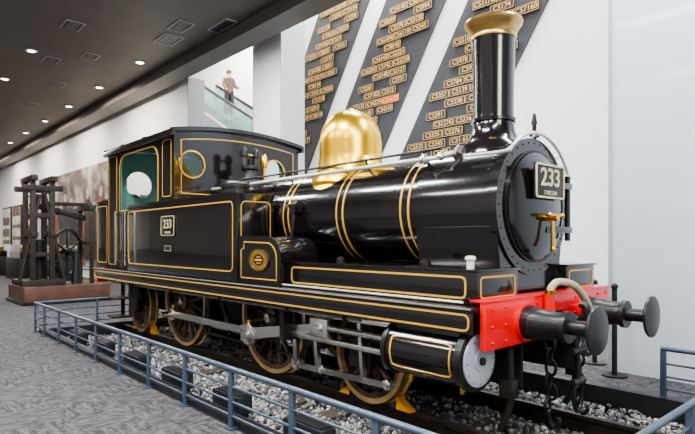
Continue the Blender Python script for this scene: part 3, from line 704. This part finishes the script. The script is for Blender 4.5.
b=MB(); b.tube(smooth([(.67,-.22,1.16),(.68,-.215,1.22),(.71,-.14,1.265),(.76,.04,1.22),(.77,.24,1.07),(.75,.34,.97),(.73,.38,.90)]),.031,HOSE,14)
b.cyl((.67,-.22,1.00),(.67,-.22,1.16),.045,RED,16); b.cyl((.67,-.22,1.15),(.675,-.22,1.20),.040,BRASS,16); b.cyl((.74,.37,.93),(.71,.40,.85),.042,BRASS,14); b.obj('brake_hose',L,label='beige flexible brake hose with brass fitting')
# wheels
def wheel(R,n,crank):
    b=MB(); A=(0,-1,0)
    b.lathe([(R-.05,-.07),(R-.05,.06),(R,.06),(R+.002,-.035),(R+.026,-.045),(R+.026,-.07)],(0,0,R),A,TYRE,64,closed=True)
    b.lathe([(R-.10,-.045),(R-.10,.045),(R-.05,.055),(R-.05,-.06)],(0,0,R),A,WHEEL,64,closed=True)
    b.lathe([(0,-.09),(.12,-.09),(.12,.08),(.06,.10),(0,.10)],(0,0,R),A,WHEEL,32)
    b.lathe([(0,.1),(.055,.1),(.05,.13),(0,.135)],(0,0,R),A,STEEL,20)
    for k in range(n):
        a=2*pi*(k+.5)/n; dd=Vector((math.cos(a),0,math.sin(a)))
        b.cone(Vector((0,0,R))+dd*.1,Vector((0,0,R))+dd*(R-.085),.036,.025,WHEEL,8)
    if crank:
        px,pz=crank
        b.lathe([(0,-.03),(.10,-.03),(.10,.07),(0,.075)],(px,0,R+pz),A,WHEEL,28); b.cyl((px,-.06,R+pz),(px,-.34,R+pz),.045,STEEL,16)
        aa=math.atan2(-pz,-px); pts=[((R-.09)*math.cos(aa+t),(R-.09)*math.sin(aa+t)) for t in np.linspace(-.62,.62,12)]+[((R-.25)*math.cos(aa+.5),(R-.25)*math.sin(aa+.5)),((R-.25)*math.cos(aa-.5),(R-.25)*math.sin(aa-.5))]
        b.plate(pts,[],.10,WHEEL,T(0,0,R)@SIDE)
    return b
CR=(-.19,-.20)
w=wheel(.673,16,CR).obj('driving_wheel',loc=(-2.68,-.60,0)); copyo(w,(-5.03,-.60,0),L); copyo(w,(-2.68,.60,0),L,pi); copyo(w,(-5.03,.60,0),L,pi); adopt(w,L)
w=wheel(.475,12,None).obj('carrying_wheel',loc=(-1.0,-.60,0)); copyo(w,(-6.75,-.60,0),L); copyo(w,(-1.0,.60,0),L,pi); copyo(w,(-6.75,.60,0),L,pi); adopt(w,L)
for x,z in ((-2.68,.673),(-5.03,.673),(-1.0,.475),(-6.75,.475)):
    b=MB(); b.cyl((x,-.52,z),(x,.52,z),.075,FRAME,16); b.obj('axle',L)
def rod(b,p1,p2,y,w1,w2,t=.045,m=STEEL):
    (x1,z1),(x2,z2)=p1,p2; dx,dz=x2-x1,z2-z1; Ln=math.hypot(dx,dz); ux,uz=dx/Ln,dz/Ln; nx,nz=-uz,ux
    P=[(x1+nx*w1,z1+nz*w1),(x1-nx*w1,z1-nz*w1),(x2-nx*w2,z2-nz*w2),(x2+nx*w2,z2+nz*w2)]
    b.plate(P,[],t,m,T(0,y,0)@SIDE)
def boss(b,x,z,y,r,t=.07,m=STEEL): b.lathe([(0,-t/2),(r,-t/2),(r,t/2-.01),(r-.015,t/2),(0,t/2)],(x,y,z),(0,-1,0),m,28)
PZ=.673+CR[1]; p3=(-2.68+CR[0],PZ); p2=(-5.03+CR[0],PZ); XH=(-1.42,.72)
C=.12
for s in (-1,1):
    b=MB(); rod(b,p2,p3,s*.75,.045,.045); boss(b,*p2,s*.75,.10); boss(b,*p3,s*.75,.10); boss(b,p2[0],p2[1],s*.80,.05,.05); b.lathe([(0,0),(.03,0),(.03,.05),(0,.05)],(p2[0]+.02,s*.75,p2[1]+.09),(0,0,1),BRASS,12); b.obj('coupling_rod',L,label='polished steel coupling rod')
    b=MB(); rod(b,p3,XH,s*.85,.07,.045); boss(b,*p3,s*.85,.13,.09); boss(b,*XH,s*.85,.085); b.box(p3[0]-.15,p3[0]+.13,s*.85-.035,s*.85+.035,p3[1]-.10,p3[1]+.10,STEEL,.012); b.lathe([(0,0),(.035,0),(.035,.07),(0,.08)],(p3[0],s*.85,p3[1]+.10),(0,0,1),BRASS,12); b.obj('connecting_rod',L,label='polished steel connecting rod')
    b=MB()
    for z in (.72-.13,.72+.13): b.box(-2.0,-.40+C,s*.86-.04,s*.86+.04,z-.025,z+.025,STEEL,.006)
    b.box(-2.06,-1.98,s*.86-.12,s*.86+.12,.52,1.07,FRAME,.01); b.obj('slide_bars',L,label='steel slide bars')
    b=MB(); b.box(XH[0]-.14,XH[0]+.14,s*.90-.06,s*.90+.05,.62,.82,STEEL,.02); b.cyl((XH[0]+.1,s*.86,.72),(-.4+C,s*.86,.72),.032,STEEL,16); b.cyl((XH[0],s*1.0,.72),(XH[0],s*.8,.72),.045,STEEL); b.obj('crosshead',L,label='steel crosshead and piston rod')
    b=MB(); rod(b,(-2.05,.24),(-.55,.28),s*.80,.03,.03); boss(b,-1.55,.26,s*.8,.05,.05); boss(b,-2.0,.25,s*.8,.055); boss(b,-.6,.28,s*.8,.05)
    rod(b,(-2.0,.9),(-1.95,.26),s*.82,.03,.03); rod(b,(-1.60,.72),(-1.55,.25),s*.84,.025,.025); rod(b,(-.95,.9),(-.9,.27),s*.82,.022,.022); b.obj('linkage_bars',L,label='polished steel linkage bars')
    b=MB(); b.box(-1.95,-1.6,s*.70-.05,s*.70+.05,.45,.62,FRAME,.02); b.tube([(-1.9,s*.70,.9),(-1.75,s*.70,.3)],.03,FRAME,8); b.tube([(-3.9,s*.68,.95),(-3.6,s*.68,.35)],.035,FRAME,8); b.box(-4.0,-3.5,s*.66-.05,s*.66+.05,.80,1.0,FRAME,.02); b.tube([(-3.7,s*.66,.9),(-1.8,s*.70,.55)],.022,FRAME,8); b.obj('valve_gear',L)
    b=MB()
    for x,r in ((-2.68,.673),(-5.03,.673)):
        b.tube(smooth([(x+.55,s*.62,1.0),(x+.72,s*.62,.75),(x+.70,s*.62,.45),(x+.60,s*.62,.25)]),.03,FRAME,8)
        P=[( (r+.015)*math.cos(a),(r+.015)*math.sin(a)) for a in np.linspace(-.45,.1,8)]+[((r+.08)*math.cos(a),(r+.08)*math.sin(a)) for a in np.linspace(.1,-.45,8)]
        b.plate(P,[],.08,FRAME,T(x,s*.60,r)@SIDE)
    b.tube([(-4.6,s*.62,.27),(-2.1,s*.62,.27)],.02,FRAME,8); b.obj('brake_gear',L)
    # cylinder
    yc=s*.95; zc=.70; R=.215
    b=MB(); b.lathe([(0,-.42+C),(R,-.42+C),(R,.32+C),(.0,.32+C)],(0,yc,zc),XA,BLACK,48)
    b.box(-.38+C,.28+C,yc-.12,yc+.12,zc,.94,BLACK,.03)
    b.lathe([(0,-.46+C),(.22,-.46+C),(.228,-.44+C),(.228,-.41+C),(0,-.41+C)],(0,yc,zc),XA,DBLACK,40)
    b.lathe([(0,.30+C),(.238,.30+C),(.238,.355+C),(.218,.364+C),(0,.364+C)],(0,yc,zc),XA,DBLACK,56)
    if s<0:
        f=lambda x,a:(x,yc-(R+.001)*math.cos(a),zc+(R+.001)*math.sin(a))
        b.tube([f(x,a) for (x,a) in dense(rr(-.35+C,.25+C,-.60,.62,.10,4),.06)],.008,GOLD,6,closed=True)
    cy=b.obj('cylinder',L)
    b=MB(); b.lathe([(.0,.364+C),(.200,.364+C),(.198,.374+C),(.190,.378+C),(.08,.380+C),(.075,.39+C),(0,.39+C)],(0,yc,zc),XA,WHITEP,56)
    for k in range(12): a=2*pi*k/12; b.cyl((.374+C,yc+.172*math.cos(a),zc+.172*math.sin(a)),(.386+C,yc+.172*math.cos(a),zc+.172*math.sin(a)),.008,TRUSS,6)
    b.cyl((.38+C,yc,zc),(.41+C,yc,zc),.03,DBLACK,16); b.obj('cylinder_cover',cy,label='grey-blue flat round cylinder cover')
    for x in (-.3+C,.22+C):
        b=MB(); b.tube([(x,yc,.5),(x,yc,.42)],.02,BRASS,8); b.tube([(x-.03,yc,.43),(x+.03,yc,.43)],.012,DBLACK,8); b.obj('drain_cock',cy,label='small brass drain cock')
    b=MB(); b.tube(smooth([(.50,s*.56,.85),(.52,s*.56,.5),(.50,s*.56,.25),(.42,s*.56,.07)]),.028,FRAME,8); b.box(.44,.56,s*.56-.05,s*.56+.05,.35,.5,FRAME,.01); b.obj('guard_iron',L)
    b=MB()
    for z in (.35,.65): b.box(-6.5,-6.15,s*1.18-.12,s*1.18+.1,z,z+.03,FRAME,.005)
    for x in (-6.5,-6.15): b.box(x-.012,x+.012,s*1.05-.03,s*1.05+.03,.35,1.0,FRAME)
    b.obj('cab_step',L)
    for x in (-6.75,-1.0):
        b=MB(); b.box(x-.15,x+.15,s*.74-.04,s*.74+.05,.36,.64,FRAME,.02)
        for k in range(5): b.box(x-.32+k*.04,x+.32-k*.04,s*.72-.04,s*.72+.04,.63+k*.03,.665+k*.03,FRAME,.004)
        b.obj('axlebox_spring',L)
# ================================================================ LIGHTS
PW=1.75
def area(loc,sx,sy,p,rot=(0,0,0),c=(1,.97,.93)):
    l=bpy.data.lights.new('area','AREA'); l.shape='RECTANGLE'; l.size=sx; l.size_y=sy; l.energy=p*PW; l.color=c
    o=bpy.data.objects.new('area_light',l); o.location=loc; o.rotation_euler=rot; col.objects.link(o)
for x in (-10,-5.5,-1,3.5): area((x,-3.6,6.5),2.6,.4,210,c=(.95,.98,1))
for x in (-6,-1.5,3): area((x,-8,6.4),2.6,.8,180)
for x in (-7.5,-3,1.0): area((x,1.3,6.3),2.2,.4,125,c=(.93,.97,1))
for x in (-38,-31,-25,-19,-14): area((x,-1.5,6.5),3,1.5,165,c=(1,.95,.88))
for x in (-35,-28,-22,-16): area((x,1.7,6.3),3,.4,75,(math.radians(25),0,0),c=(1,.87,.72))
for x in (-7,-3,1,5): area((x,3.9,11.5),3,1.2,320,(math.radians(12),0,0),(1,.99,.98))
area((-15,5.6,11.5),6,2,750)
area((6.5,-3,5.5),2.5,2.5,200,(0,math.radians(60),0))
w=bpy.data.worlds.new('world'); scene.world=w; w.use_nodes=True
w.node_tree.nodes['Background'].inputs[0].default_value=(.9,.93,1,1); w.node_tree.nodes['Background'].inputs[1].default_value=.4
# ================================================================ CAMERA
cd=bpy.data.cameras.new('camera'); cd.sensor_width=36; cd.lens=28.28; cd.shift_y=24/695; cd.clip_start=.05; cd.clip_end=200
co=bpy.data.objects.new('camera',cd); co.location=(2.856,-4.441,1.6); co.rotation_euler=(pi/2,0,math.atan2(.74,.673)); col.objects.link(co)
scene.camera=co
